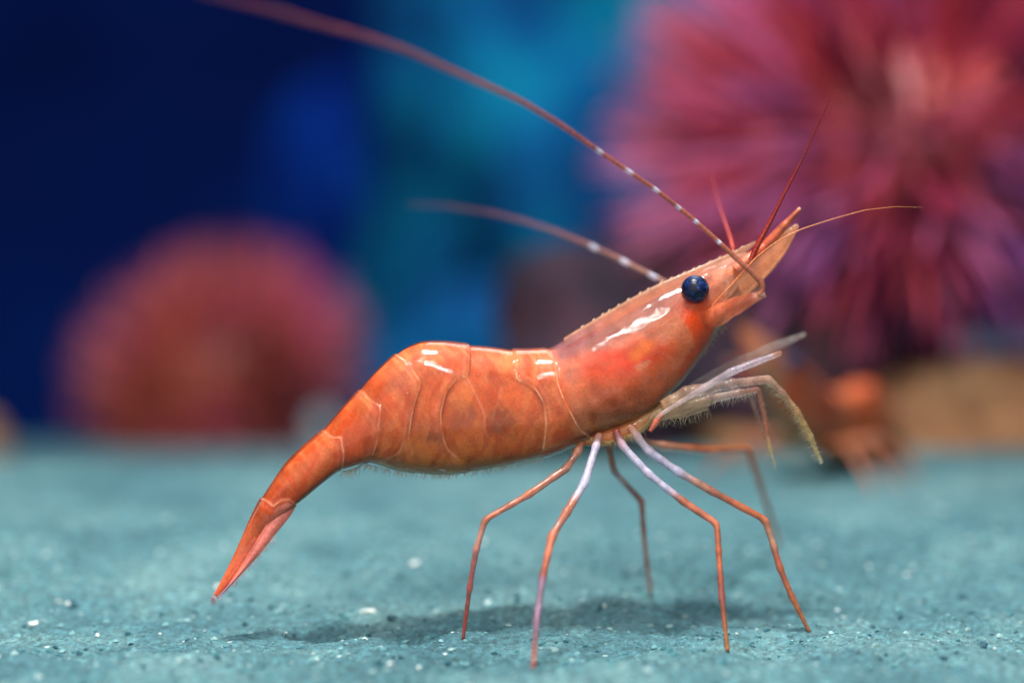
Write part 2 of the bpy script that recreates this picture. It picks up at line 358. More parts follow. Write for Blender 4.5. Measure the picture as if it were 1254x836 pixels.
# ------------------------------------------------------------------ urchins
def urchin(name, center, rt, vis, nstuff, L, w0, cols, testcols, seed, lean=(0, 0, 0), zmin=0.006):
    r = np.random.default_rng(seed); root = empty(name, (center[0], center[1], 0.0))
    n, m = 40, 60
    th = np.linspace(0.001, np.pi-0.001, n); ph = np.linspace(0, 2*np.pi, m, endpoint=False)
    T, Pp = np.meshgrid(th, ph, indexing='ij'); D = np.stack([np.sin(T)*np.cos(Pp), np.sin(T)*np.sin(Pp), np.cos(T)], -1)
    nn = fbm(D*2.5+seed, 4, seed); V = D*(1+0.03*nn)[..., None]*np.array(rt)+np.array([0, 0, center[2]])
    c = np.asarray(testcols[0])+(np.asarray(testcols[1])-np.asarray(testcols[0]))*ss(-0.6, 0.6, nn)[..., None]
    mesh('test', V.reshape(-1, 3), grid_faces(n, m), M_spine_s, root, c.reshape(-1, 3))
    # spine unit mesh: tapered, blunt, six-sided, along +z
    prof = [(0, 1.0), (0.5, 0.82), (0.95, 0.4), (1.0, 0.12)]
    a = np.linspace(0, 2*np.pi, 6, endpoint=False)
    SV = np.array([(rr*np.cos(q), rr*np.sin(q), z) for z, rr in prof for q in a]); SF = grid_faces(4, 6).tolist()+[[18, 19, 20, 21, 22, 23]]
    tot = vis+nstuff; k = np.arange(tot)+0.5
    tt = np.arccos(1-2*k/tot); pp = np.pi*(1+5**0.5)*k
    DD_ = np.stack([np.sin(tt)*np.cos(pp), np.sin(tt)*np.sin(pp), np.cos(tt)], -1)
    DD_ += r.normal(0, 0.07, DD_.shape); DD_ /= np.linalg.norm(DD_, axis=1)[:, None]
    toward = -DD_[:, 1]+0.35*DD_[:, 2]+r.normal(0, 0.25, tot); order = np.argsort(-toward)
    from mathutils import Vector, Matrix
    sb = MB(); me = None
    for q, idx in enumerate(order):
        d = DD_[idx]; base = d*np.array(rt)*0.97+np.array([0, 0, center[2]])
        nrm = d/np.array(rt); nrm /= np.linalg.norm(nrm); nrm = nrm+np.array(lean)+r.normal(0, 0.09, 3); nrm /= np.linalg.norm(nrm)
        l = L*(0.65+0.5*r.random()); ww = w0*(0.7+0.6*r.random())
        if q < vis: l *= 1.08; ww *= 1.25
        tipz = base[2]+nrm[2]*l
        if tipz < zmin: continue
        patch = fbm(d*2.2+seed*1.3, 2, seed+4); t = np.clip(0.5+0.9*patch+r.normal(0, 0.18), 0, 0.999)*(len(cols)-1)
        i0 = int(t); cc = np.asarray(cols[i0])*(1-(t-i0))+np.asarray(cols[i0+1])*(t-i0)
        rot = Vector((0, 0, 1)).rotation_difference(Vector(nrm)).to_matrix()
        if q < vis:
            if me is None:
                o = mesh('spine', SV, SF, M_spine, root); me = o.data
            else:
                o = bpy.data.objects.new('spine', me); COLL.objects.link(o); o.parent = root
            M4 = rot.to_4x4() @ Matrix.Diagonal((ww, ww, l, 1)); M4.translation = Vector(base)
            o.matrix_local = M4; o.color = (*cc, 1)
        else:
            sb.add((SV*np.array([ww, ww, l]))@np.array(rot).T+base, SF, cc)
    o = sb.build('spines_small', M_spine_s, root); o['kind'] = 'stuff'
    return root
u1 = urchin('sea_urchin', (0.109, 0.535, 0.081), (0.051, 0.044, 0.042), 290, 1900, 0.036, 0.0007,
            lin([(90, 26, 70), (140, 30, 66), (196, 76, 80), (180, 64, 110), (200, 112, 160), (120, 64, 126)]), lin([(120, 20, 50), (190, 80, 80)]), 11, zmin=0.022)
tag(u1, 'large pink and crimson sea urchin with long spines on tan rock', 'sea urchin')
u2 = urchin('sea_urchin', (-0.120, 0.79, -0.002), (0.040, 0.036, 0.030), 0, 850, 0.024, 0.0010,
            lin([(90, 30, 44), (160, 66, 60), (196, 100, 88), (186, 80, 112)]), lin([(110, 36, 32), (176, 88, 62)]), 23, lean=(0.2, 0, 0.1), zmin=-0.09)
u2.rotation_euler = (0, math.radians(-24), 0)
tag(u2, 'small domed salmon-red sea urchin with short spines on the sand', 'sea urchin')

# ------------------------------------------------------------------ the shrimp
shrimp = empty('shrimp', tuple(SO), PSI)
tag(shrimp, 'translucent orange shrimp standing on slender legs above its shadow on the sand', 'shrimp')

# --- body: one continuous shell, stations (dorsal, ventral, half width) in photo measure
ST = [((934,330),(936,344),2),((930,316),(938,358),6),((918,308),(926,370),11),((904,311),(908,380),17),((890,317),(892,392),23),((876,323),(876,407),28),
      ((860,328),(866,424),33),((838,338),(852,444),40),((805,351),(831,471),47),((770,370),(800,500),53),((735,390),(768,520),56),((703,409),(738,530),57),
      ((675,427),(706,542),55),((650,427),(676,556),53),((629,428),(640,566),53),((600,424),(600,573),53),((572,421),(560,579),53),((545,417),(522,579),52),
      ((516,417),(490,576),50),((490,428),(468,571),48),((470,445),(454,567),44),((454,460),(444,567),41),((438,479),(433,571),37),((418,500),(422,575),33),
      ((395,527),(414,576),28),((369,548),(396,590),25),((350,567),(378,605),22),((334,590),(360,620),18),((320,610),(346,632),14),((305,637),(326,650),9.5),
      ((283,686),(296,694),5.5),((266,720),(271,723),2),((261,728),(262,729),0.6)]
A = np.array([[*d, *v, ww] for d, v, ww in ST], float)
mid = (A[:, :2]+A[:, 2:4])/2; dcum = np.concatenate([[0], np.cumsum(np.linalg.norm(np.diff(mid, axis=0), axis=1))])
NF = 1700; tt = np.linspace(0, dcum[-1], NF); B = np.stack([np.interp(tt, dcum, A[:, c]) for c in range(5)], 1)
B = gsmooth(B, 13.0); NR = 820; B = np.stack([np.interp(np.linspace(0, 1, NR), np.linspace(0, 1, NF), B[:, c]) for c in range(5)], 1)
B[:, 4] = np.maximum(B[:, 4], 0.4)
NA = 168; ang = np.linspace(0, 2*np.pi, NA, endpoint=False)
su, cu = np.sin(ang), np.cos(ang); ex = 2/2.25
u_ = np.sign(su)*np.abs(su)**ex; l_ = np.sign(cu)*np.abs(cu)**ex
cen = (B[:, :2]+B[:, 2:4])/2; hv = (B[:, :2]-B[:, 2:4])/2
PX = cen[:, None, :]+hv[:, None, :]*u_[None, :, None]
LW = B[:, 4][:, None]*(l_*(1-0.16*u_))[None, :]
X2 = S(PX[..., 0], PX[..., 1]); BV = X2.copy(); BV[..., 1] = -LW*MM
BF = grid_faces(NR, NA)
# pattern coordinates: where this flank shows in the side view
pu, pv = PX[..., 0].copy(), PX[..., 1].copy()
fs = 1+np.abs(LW)*MM/0.30
pu = 627+(pu-627)*fs; pv = 250+(pv-250)*fs
def polydist(poly):                          # distance and side of every vertex to a seam drawn on the flank
    best = np.full(pu.shape, 1e9); side = np.zeros(pu.shape)
    for (x0, y0), (x1, y1) in zip(poly[:-1], poly[1:]):
        dx, dy = x1-x0, y1-y0; L2 = dx*dx+dy*dy
        t = np.clip(((pu-x0)*dx+(pv-y0)*dy)/L2, 0, 1); ex_, ey_ = pu-(x0+t*dx), pv-(y0+t*dy)
        d = np.hypot(ex_, ey_); cr = (dx*ey_-dy*ex_)
        m_ = d < best; best = np.where(m_, d, best); side = np.where(m_, np.sign(cr), side)
    return best, side
def smoothpoly(poly, n=80, sig=1.6): return resample(poly, n, sig)
SEAMS = [  # polyline top -> bottom, side raised (+1 rear/left when walking down, -1 front), strength
    ([(668,420),(669,430),(675,444),(677,470),(684,490),(698,517),(706,528),(722,536)], -1, 0.85),
    ([(628,420),(628,440),(627,464),(640,468),(650,476),(659,492),(662,518),(660,550)], 1, 1.0),
    ([(574,415),(572,430),(568,459),(553,463),(540,480),(533,505),(534,528),(540,548),(556,562)], -1, 1.0),
    ([(479,424),(485,436),(497,446),(510,469),(504,485),(497,512),(494,538),(500,556)], -1, 1.0),
    ([(436,474),(439,478),(450,491),(461,497),(460,510),(457,538),(452,556)], -1, 0.9),
    ([(392,524),(404,536),(414,535),(417,557),(416,575)], -1, 0.8),
    ([(318,609),(326,613),(333,619),(342,612),(352,611),(360,617)], -1, 0.8),
]
LINES = [([(868,378),(882,374),(900,362),(925,345)], 0.7), ([(884,372),(888,390)], 0.6), ([(880,374),(905,345),(935,312)], 0.6), ([(872,340),(890,345),(884,362)], 0.5), ([(700,440),(740,425),(790,420)], 0.15), ([(690,500),(730,505),(780,490),(830,460)], 0.25), ([(800,430),(820,440),(815,470)], 0.3), ([(566,461),(576,482),(588,510),(586,528),(592,536)], 0.5), ([(612,470),(600,500),(596,520)], 0.35), ([(492,446),(470,470),(464,480)], 0.2),
         ([(458,566),(470,562),(484,553),(488,540)], 0.6), ([(500,552),(540,566),(556,568)], 0.35), ([(722,536),(690,540),(660,548)], 0.4),
         ([(812,384),(800,392),(812,398),(832,396),(836,384)], 0.35), ([(868,380),(880,372),(892,360)], 0.5), ([(866,384),(880,378),(892,386)], 0.4)]
hgt = np.zeros(pu.shape); seamc = np.zeros(pu.shape); shade = np.zeros(pu.shape)
for poly, rs_, st in SEAMS:
    d, s = polydist(smoothpoly(poly)); rs_ = -rs_
    brk = np.clip(0.85+0.5*fbm(np.stack([pu/16, pv/16, pv*0+st], -1), 3, 5), 0.4, 1)
    hgt += st*(0.00006*brk*np.exp(-(d/1.3)**2) + rs_*s*0.00017*(1-np.exp(-(d/1.3)**2))*np.exp(-d/20))
    seamc = np.maximum(seamc, st*brk*np.exp(-(d/1.2)**2))
    seamc = np.maximum(seamc, 0.3*st*np.exp(-((d-6)/2.0)**2)*(s*rs_ > 0))
for poly, st in LINES:
    d, s = polydist(smoothpoly(poly, 40)); hgt += st*0.00006*np.exp(-(d/1.5)**2); seamc = np.maximum(seamc, st*np.exp(-(d/1.3)**2))
hgt += 0.00003*fbm(BV*np.array([300, 300, 300]), 3, 31) + 0.00016*fbm(BV*90, 2, 37)*(1-0.6*ss(670, 700, pu))
taper = np.clip(LW.max(axis=1)/14.0, 0, 1)[:, None]
hgt *= taper
# vertex normals by finite differences
ga = np.roll(BV, -1, 1)-np.roll(BV, 1, 1); gr = np.gradient(BV, axis=0)
nn = np.cross(ga, gr); nn /= np.linalg.norm(nn, axis=-1)[..., None]+1e-15
flip = np.sign(np.sum(nn*(BV-BV.mean(axis=1, keepdims=True)), -1).mean()); nn *= flip
BV = BV+nn*hgt[..., None]
# the flesh inside the clear shell: the same trunk, drawn in from the shell
xm = cen[:, 0]
dins = 3+24*ss(680, 760, xm)*(1-ss(800, 890, xm))+7*ss(840, 890, xm)
vins = 3+3*ss(430, 480, xm)*(1-ss(690, 720, xm))
hl = np.linalg.norm(hv, axis=1)*2; sc_ = np.minimum(1, hl*0.55/(dins+vins)); dins = dins*sc_; vins = vins*sc_
hu = hv/(hl[:, None]/2+1e-9); D2 = B[:, :2]-hu*dins[:, None]; V2 = B[:, 2:4]+hu*vins[:, None]
cen2 = (D2+V2)/2; hv2 = (D2-V2)/2; PX2 = cen2[:, None, :]+hv2[:, None, :]*u_[None, :, None]
LW2 = LW*np.clip(1-5.0/np.maximum(B[:, 4], 8), 0.35, 1)[:, None]
FV = S(PX2[..., 0], PX2[..., 1]); FV[..., 1] = -LW2*MM
FV += 0.00012*fbm(FV*160, 3, 77)[..., None]*taper[..., None]
fs = 1+np.abs(LW2)*MM/0.30
pu_o, pv_o = pu, pv
pu = 627+(PX2[..., 0]-627)*fs; pv = 250+(PX2[..., 1]-250)*fs
# pigment
C = np.zeros(pu.shape+(3,)); C[:] = lin((248, 120, 58))
jx = 9*fbm(np.stack([pu/38, pv/38, BV[..., 1]*0], -1), 3, 41); jy = 9*fbm(np.stack([pu/38, pv/38, BV[..., 1]*0+5], -1), 3, 43)
qu, qv = pu+jx, pv+jy
def paint(mask, col, k=1.0):
    global C
    mk = np.clip(mask*k, 0, 1)[..., None]; C = C*(1-mk)+lin(col)*mk
def ell(cx, cy_, rx, ry, rot=0.0, soft=0.5):
    c_, s_ = math.cos(math.radians(rot)), math.sin(math.radians(rot))
    a = ((qu-cx)*c_+(qv-cy_)*s_)/rx; b = (-(qu-cx)*s_+(qv-cy_)*c_)/ry
    return 1-ss(1-soft, 1+soft, np.hypot(a, b))
uu = np.broadcast_to(u_[None, :], pu.shape)
abd = 1-ss(672, 690, pu-(pv-450)*0.25)
paint(abd*ss(0.25, 0.8, uu), (224, 106, 74), 0.7)
paint(abd*ss(0.0, 0.7, -uu)*ss(440, 500, pu), (250, 156, 72), 0.7)
paint((1-ss(425, 470, pu)), (246, 92, 36), 0.9)
paint(ell(482, 490, 24, 30), (228, 92, 44), 0.7)
paint(ell(492, 462, 22, 16, -30), (206, 140, 120), 0.6); paint(ell(446, 500, 14, 22, -20), (208, 132, 110), 0.5)
paint(ell(560, 440, 60, 16), (196, 100, 84), 0.5); paint(ell(610, 445, 30, 22), (206, 118, 88), 0.6)
for cx, cy_, rx in ((563, 517, 17), (610, 514, 14), (514, 526, 14)): paint(ell(cx, cy_, rx, rx*0.85, 0, 0.7), (118, 82, 74), 0.8)
paint(ell(690, 541, 40, 7, -8), (222, 72, 30), 0.7); paint(ell(640, 548, 26, 14, -8), (224, 84, 30), 0.6); paint(ell(470, 552, 30, 9, 10), (206, 74, 40), 0.5)
paint(ell(648, 520, 10, 40), (212, 98, 60), 0.5)
paint(ell(662, 470, 14, 30), (214, 128, 92), 0.5)
fr = fbm(np.stack([(pu+0.3*(pv-500)+10*jx/9)/9, (pv+5*jy/9)/26, pv*0], -1), 4, 51)*1.2
paint(abd*ss(0.15, 0.8, fr), (255, 158, 92), 0.6); paint(abd*ss(0.15, 0.8, -fr), (196, 64, 28), 0.6)
fd = fbm(np.stack([(pu*0.8-pv*0.6)/5, (pu*0.6+pv*0.8)/34, pv*0+2], -1), 3, 61)
paint(abd*ss(0.2, 0.9, fd)*ss(-0.6, 0.2, uu), (250, 170, 120), 0.45); paint(abd*ss(0.2, 0.9, -fd), (206, 78, 40), 0.4)
paint(abd*ss(0.86, 0.97, -uu)*ss(440, 470, pu), (226, 176, 128), 0.8)
car = 1-abd
paint(car, (236, 142, 100), 1.0)
paint(car*ss(0.1, 0.55, uu), (226, 150, 132), 0.9)
paint(car*ss(0.0, 0.6, -uu), (232, 134, 70), 0.8)
paint(car*ss(0.72, 0.9, uu)*(1-ss(690, 760, pu)), (176, 110, 128), 0.6)
paint(ell(742, 482, 50, 26, -20), (212, 110, 58), 0.5); paint(ell(735, 478, 9, 24, -35), (160, 62, 22), 0.7); paint(ell(752, 505, 30, 9, -5), (150, 66, 26), 0.7)
paint(ell(800, 455, 36, 34, -30), (214, 118, 78), 0.7)
paint(ell(784, 446, 10, 5), (236, 160, 130), 0.6)
paint(ell(822, 398, 20, 14, -20), (222, 138, 84), 0.6)
paint(car*ss(0.80, 0.97, -uu)*(1-ss(850, 880, pu)), (206, 156, 96), 0.8)
fr2 = fbm(np.stack([pu/16, pv/16, pv*0+3], -1), 4, 57)
paint(car*ss(0.1, 0.7, -fr2)*ss(-0.3, 0.5, -uu), (150, 62, 24), 0.55); paint(car*ss(0.25, 0.8, fr2), (224, 150, 116), 0.35)
head = ss(866, 884, pu)
paint(head, (248, 164, 124), 0.9); paint(ell(902, 330, 16, 12, -35), (240, 74, 36), 0.8); paint(ell(888, 345, 9, 18, 30), (212, 92, 62), 0.6)
paint(ell(910, 372, 24, 6, -30), (208, 84, 56), 0.7); paint(ell(880, 380, 10, 8), (214, 86, 50), 0.5); paint(head*ss(0.3, 0.9, fr2), (236, 176, 150), 0.6)
paint(ell(757, 452, 64, 30, -8, 0.8), (250, 104, 40), 0.7)
paint(ell(757, 437, 50, 17, -4, 0.6), (255, 52, 8), 1.0); paint(ell(733, 450, 26, 18, -15, .7), (255, 76, 18), 0.85); paint(ell(788, 428, 18, 9, -25), (255, 130, 30), 0.9)
paint(ell(784, 447, 10, 5), (250, 170, 130), 0.7)
paint(ell(855, 400, 17, 36, 4, 0.25), (250, 84, 4), 1.0); paint(ell(847, 436, 9, 26, 28, 0.4), (236, 78, 8), 0.9)
flesh_c = np.clip(C*np.array([0.97, 0.86, 0.78]), 0, 1)
flesh_o = 1-(car*(1-head))*ss(0.35, 0.95, uu+0.12*fr2)*0.9
C = np.zeros(pu.shape+(3,)); C[:] = lin((228, 112, 66))
pu, pv = pu_o, pv_o; abd = 1-ss(672, 690, pu-(pv-450)*0.25); car = 1-abd; head = ss(866, 884, pu)
paint(1-ss(425, 470, pu), (230, 104, 58), 0.9)
paint(car, (224, 134, 104), 1.0); paint(head, (234, 166, 140), 0.9)
paint(car*ss(0.6, 0.9, uu)*(1-ss(690, 760, pu)), (196, 140, 160), 0.6)
paint(abd*ss(0.80, 0.97, -uu)*ss(440, 470, pu), (240, 190, 140), 0.9)
paint(car*ss(0.70, 0.97, -uu), (224, 176, 120), 0.7)
paint(seamc, (246, 190, 156), 0.9)
fo1 = fbm(np.stack([pu/12, pv/12, pv*0+9], -1), 4, 91)
OP = 0.20+0.07*fo1+0.05*car*ss(0.3, 0.6, uu)+0.10*(1-ss(425, 470, pu))+0.10*abd*ss(0.5, 0.95, uu)-0.08*car*(1-ss(0.3, 0.6, uu))+0.10*car*ss(0.86, 0.98, uu)
OP = OP+0.25*ss(0.8, 0.98, -uu)
OP = np.clip(np.maximum(OP, 0.70*seamc), 0.08, 1); OP = np.maximum(OP, 1-taper**2)
capn = len(BV.reshape(-1, 3))
bf = BF.tolist()+[list(range(NA))[::-1], [(NR-1)*NA+k for k in range(NA)]]
body = mesh('body', BV.reshape(-1, 3), bf, M_body, shrimp, C.reshape(-1, 3), OP.reshape(-1))
k0, k1 = 20, NR-70
mesh('flesh', FV[k0:k1].reshape(-1, 3), grid_faces(k1-k0, NA).tolist()+[list(range(NA))[::-1], [(k1-k0-1)*NA+k for k in range(NA)]], M_flesh, body, flesh_c[k0:k1].reshape(-1, 3), flesh_o[k0:k1].reshape(-1))

# --- flat blades (rostrum, scales, tail fan): edge lines, offset from the mid plane, half thickness
def blade(name, upper, lower, off0, off1, half, col, opa, parent=shrimp, ribs=0, n=90, m=20, mat=None, cfun=None):
    U = resample(upper, n, 3); Lw = resample(lower, n, 3); t = np.linspace(0, 1, n)
    a = np.linspace(0, 2*np.pi, m, endpoint=False); u = np.cos(a); l = np.sin(a)
    P = (U+Lw)[:, None, :]/2+(U-Lw)[:, None, :]/2*u[None, :, None]
    X = S(P[..., 0], P[..., 1]); off = off0+(off1-off0)*t
    prof = half*MM*(np.minimum(1, 3*(1-t)+0.15))[:, None]*np.abs(l)[None, :]**0.8*np.sign(l)[None, :]
    if ribs: prof = prof*(1+0.35*np.cos(u*np.pi*ribs)[None, :])
    X = S(P[..., 0], P[..., 1], off[:, None]*np.ones(m)[None, :]); X[..., 1] += prof
    cc = np.broadcast_to(lin(col), X.shape).copy()
    if cfun is not None: cc = cfun(cc, t[:, None]*np.ones((1, m)), np.broadcast_to(u, (n, m)))
    if ribs: cc = cc*(1+0.18*np.cos(u*np.pi*ribs))[None, :, None]
    Fc = grid_faces(n, m).tolist()+[list(range(m))[::-1], [(n-1)*m+k for k in range(m)]]
    oo = opa(t[:, None]*np.ones((1, m)), np.broadcast_to(u, (n, m))) if callable(opa) else np.full((n, m), opa)
    return mesh(name, X.reshape(-1, 3), Fc, mat or M_blade, parent, np.clip(cc, 0, 1).reshape(-1, 3), oo.reshape(-1))
rost_u = [(690,414),(703,406),(735,387),(770,366.5),(805,348),(838,334),(862,324),(885,314),(904,305),(925,295)]
rost_l = [(692,424),(706,416),(740,398),(774,378),(810,361),(842,348),(866,338),(888,328),(906,316),(926,298)]
rostrum = blade('rostrum', rost_u, rost_l, 0, 0, 2.2, (216, 160, 128), 0.5)
tb = MB(); RU = resample(rost_u, 400)
for k in range(17):
    i = int(40+k*20.5+random.uniform(-7, 7)); p0 = RU[i]; dv = RU[min(i+6, 399)]-RU[i]; dv /= np.linalg.norm(dv); nv = np.array([dv[1], -dv[0]])
    pts = np.array([p0-nv*2, p0+nv*0.5+dv*2, p0+nv*(1.0+random.random())+dv*5]); T_ = S(pts[:, 0], pts[:, 1])
    V, Fc = tube(T_, np.array([1.2, 0.8, 0.2])*MM, 6); tb.add(V, Fc, lin((226, 176, 140)))
tb.build('dorsal_teeth', M_blade, rostrum, 0.9)
for k in (-1, 1):
    off = k*7*MM
    def cf(c, t, u): return c*(1-0.35*ss(0.2, 0.9, u)[..., None]*np.array([0.1, 0.5, 0.6]))
    blade('antennal_scale', [(868,352),(895,330),(925,306),(950,289),(972,276),(978,275)], [(878,392),(905,374),(930,348),(948,329),(964,307),(978,279)], off-12*MM*(k < 0)+5*MM*(k > 0), off-8*MM*(k < 0), 1.4, (255, 156, 110),
          lambda t, u: 0.66-0.34*ss(0.6, 1.0, t), ribs=5, cfun=cf)
# tail fan: telson is the body's own tip; two blades each side
for k in (-1, 1):
    def cf2(c, t, u):
        tip = ss(0.74, 0.98, t)[..., None]; c = c*(1-tip)+lin((150, 128, 160))*tip
        e = ss(0.2, 0.9, u)[..., None]; return c*(1-e*0.35)+lin((206, 84, 60))*e*0.35
    blade('uropod', [(346,612),(334,628),(315,660),(293,696),(276,720),(265,731)], [(363,618),(357,630),(338,653),(315,682),(290,709),(267,733)], k*10*MM, k*13*MM, 2.0, (222, 118, 104),
          lambda t, u: 0.92-0.3*ss(0.75, 1, t), ribs=6, cfun=cf2)
    blade('uropod', [(336,608),(318,640),(298,676),(280,706),(264,728)], [(350,616),(332,648),(310,682),(288,708),(266,731)], k*6*MM, k*8*MM, 2.0, (206, 84, 50), 0.9, ribs=4)

# --- eyes
for k in (-1, 1):
    c = S(851.3, 354.2, k*33*MM); n_, m_ = 40, 64
    th = np.linspace(0.001, np.pi-0.001, n_); ph = np.linspace(0, 2*np.pi, m_, endpoint=False); T, Pp = np.meshgrid(th, ph, indexing='ij')
    R = 17.3*MM*c[1]/c[1] if c[1] else 17.3*MM
    V = np.stack([np.sin(T)*np.cos(Pp), np.cos(T), np.sin(T)*np.sin(Pp)], -1)*R*np.array([1, 0.95, 1.0])
    e = mesh('eye', V.reshape(-1, 3), grid_faces(n_, m_), M_eye, shrimp); e.location = c
    st = tube(np.array([S(862, 362, k*14*MM), S(856, 358, k*22*MM), S(852, 355, k*28*MM)])-c, np.array([7, 8.5, 13])*MM, 16)
    mesh('eyestalk', st[0], st[1], M_limb, e, lin((216, 140, 110)), 0.9)

# --- limbs
def limb(name, pts, rad, off, cols, opa=0.95, joints=True, parent=shrimp, n=120, m=10, sig=1.6, mat=None, swell=0.22):
    pts = np.asarray(pts, float); q = len(pts)
    off = np.interp(np.linspace(0, 1, q), np.linspace(0, 1, len(off)), off) if len(off) != q else np.asarray(off, float)
    d = np.concatenate([[0], np.cumsum(np.linalg.norm(np.diff(pts, axis=0), axis=1))]); d /= d[-1]
    t = np.linspace(0, 1, n)
    Q = gsmooth(np.stack([np.interp(t, d, pts[:, 0]), np.interp(t, d, pts[:, 1]), np.interp(t, d, off)], 1), sig)
    R = np.interp(t, np.linspace(0, 1, len(rad)), rad)
    if joints:
        for dj in d[1:-1]: R = R*(1+swell*np.exp(-((t-dj)/0.014)**2))
    R = R*(1+0.10*vnoise(np.stack([t*np.linalg.norm(np.diff(pts, axis=0), axis=1).sum()/11, t*0+pts[0, 0], t*0], -1), 8))
    X = S(Q[:, 0], Q[:, 1], Q[:, 2]); V, Fc = tube(X, R*MM, m)
    ct = np.array([c[0] for c in cols]); cv = lin([c[1] for c in cols])
    cc = np.stack([np.interp(t, ct, cv[:, k]) for k in range(3)], 1)
    cc = cc*(1+0.22*vnoise(np.stack([t*np.linalg.norm(np.diff(pts, axis=0), axis=1).sum()/7, t*0+2, t*0+pts[0, 0]], -1), 3))[:, None]
    return mesh(name, V, Fc, mat or M_limb, parent, np.clip(np.repeat(cc, m, 0), 0, 1), opa)
def foot_off(px, py):
    P = ground_hit(px, py); return float((P-SO)@SN)
OB = (178, 98, 68); WB = (190, 184, 208); RB = (172, 86, 68); VI = (146, 108, 132); PK = (204, 136, 108)
def leg(pts, rad, off0, cols, bulge=0.0):
    pts = np.asarray(pts, float); fo = foot_off(*pts[-1])
    d = np.concatenate([[0], np.cumsum(np.linalg.norm(np.diff(pts, axis=0), axis=1))]); d /= d[-1]
    off = off0+(fo-off0)*d**0.9 + bulge*np.sin(np.pi*d)
    # claw-like tip sinks a hair into the sand
    return limb('walking_leg', pts, np.asarray(rad)*0.92, off, cols, 0.72)
leg([(712,540),(708,552),(694,573),(648,605),(594,636),(583,673),(575,720),(567,782)], [5,5,4.6,4.2,4,3.6,3.2,2.4], -3.5e-3, [(0,PK),(0.15,(186,120,98)),(0.3,OB),(0.5,OB),(0.58,(200,140,120)),(0.7,(196,104,96)),(1,(190,78,58))], -0.004)
leg([(734,532),(730,546),(716,591),(694,627),(676,656),(664,709),(657,760),(653,818)], [5,5,5,5,4.6,4.2,3.6,2.6], -5e-3, [(0,PK),(0.06,WB),(0.24,WB),(0.3,OB),(0.42,(176,100,76)),(0.44,(204,116,80)),(0.62,(172,78,50)),(0.64,VI),(0.85,VI),(0.92,RB),(1,RB)])
leg([(746,535),(746,551),(752,577),(786,614),(788,648),(792,690),(797,725)], [4.5,4.5,4.2,4,3.6,3.2,2.6], 3e-3, [(0,PK),(0.15,(170,84,60)),(0.25,(200,170,170)),(0.4,OB),(0.55,OB),(1,(206,140,110))])
leg([(754,526),(761,544),(794,580),(837,614),(878,641),(880,674),(884,731),(891,797)], [5,5,4.8,4.4,4,4,3.6,2.6], -5e-3, [(0,(190,70,50)),(0.05,(214,170,186)),(0.1,WB),(0.3,WB),(0.36,OB),(0.5,(196,110,76)),(0.66,(192,96,58)),(0.8,(176,96,84)),(1,(200,122,64))])
leg([(772,522),(780,534),(794,552),(830,577),(873,602),(937,636),(948,670),(955,695),(970,731),(991,773)], [5.5,5.5,5.2,5,4.6,4.6,4.4,4.2,3.8,2.8], -4.5e-3, [(0,PK),(0.06,(214,190,204)),(0.12,WB),(0.24,WB),(0.3,(206,150,130)),(0.4,OB),(0.56,(200,104,52)),(0.64,(202,150,124)),(0.72,(188,90,60)),(1,(206,124,66))])
leg([(772,534),(787,541),(812,546),(866,551),(916,549),(930,591),(942,628),(955,667)], [5,5,5,5,4.6,4.2,3.8,2.8], 5e-3, [(0,(206,160,136)),(0.2,(200,140,110)),(0.3,(196,112,72)),(0.5,(196,116,76)),(1,(190,120,84))])

limb('leg_base', [(704,540),(722,538),(748,533),(775,524),(800,507),(812,494)], [4,10,12,12,9,4], [-3e-3]*6, [(0,(222,112,60)),(0.5,(206,128,74)),(1,(206,160,110))], 0.8, joints=False)
def hairs(parent, path, off, length, nh, dirs, col, rad=0.35, seed=1, name='setae', opa=0.55):
    r = np.random.default_rng(seed); P = resample(path, 300); hb = MB()
    for k in range(nh):
        i = r.integers(0, 300); p0 = P[i]; a = math.radians(r.uniform(*dirs)); l = length*(0.5+r.random()*0.7)
        bend = r.normal(0, 0.15)
        pts = np.array([p0, p0+0.5*l*np.array([math.cos(a), math.sin(a)]), p0+l*np.array([math.cos(a+bend), math.sin(a+bend)])])
        o_ = np.interp(i/299, np.linspace(0, 1, len(off)), off)+r.normal(0, 1.2*MM)
        V, Fc = tube(S(pts[:, 0], pts[:, 1], o_), np.array([rad, rad*0.8, rad*0.3])*MM, 3)
        hb.add(V, Fc, lin(col)*(0.85+0.3*r.random()))
    o = hb.build(name, M_thread, parent, opa); o['kind'] = 'stuff'; return o

GY = (170, 148, 140); OL = (182, 146, 92)
for k in (-1, 1):      # rods of the outer mouthparts
    pass
mx1 = limb('maxilliped', [(803,511),(830,494),(860,476),(896,455),(930,442),(957,432)], [2.4,3,4.2,4.8,4.8,3.4], [-9e-3]*6, [(0,(196,170,166)),(0.5,(186,170,180)),(0.9,(180,170,190)),(0.97,(186,130,104)),(1,(180,116,90))], 0.32, joints=False)
mx2 = limb('maxilliped', [(826,486),(860,466),(900,446),(945,425),(986,409)], [4,6,7,6,3], [-2e-3,2e-3,4e-3,5e-3,6e-3], [(0,GY),(1,(186,170,166))], 0.22, joints=False)
mx3 = limb('maxilliped', [(812,498),(840,482),(896,470),(941,464),(958,482),(976,505),(992,535),(1006,567)], [8,9,7,5.4,5,5,4.6,2.6], [-7e-3]*8, [(0,(196,150,112)),(0.3,GY),(0.48,(190,146,128)),(0.6,(180,146,124)),(0.75,OL),(0.95,(186,164,112)),(1,(190,190,170))], 0.4)
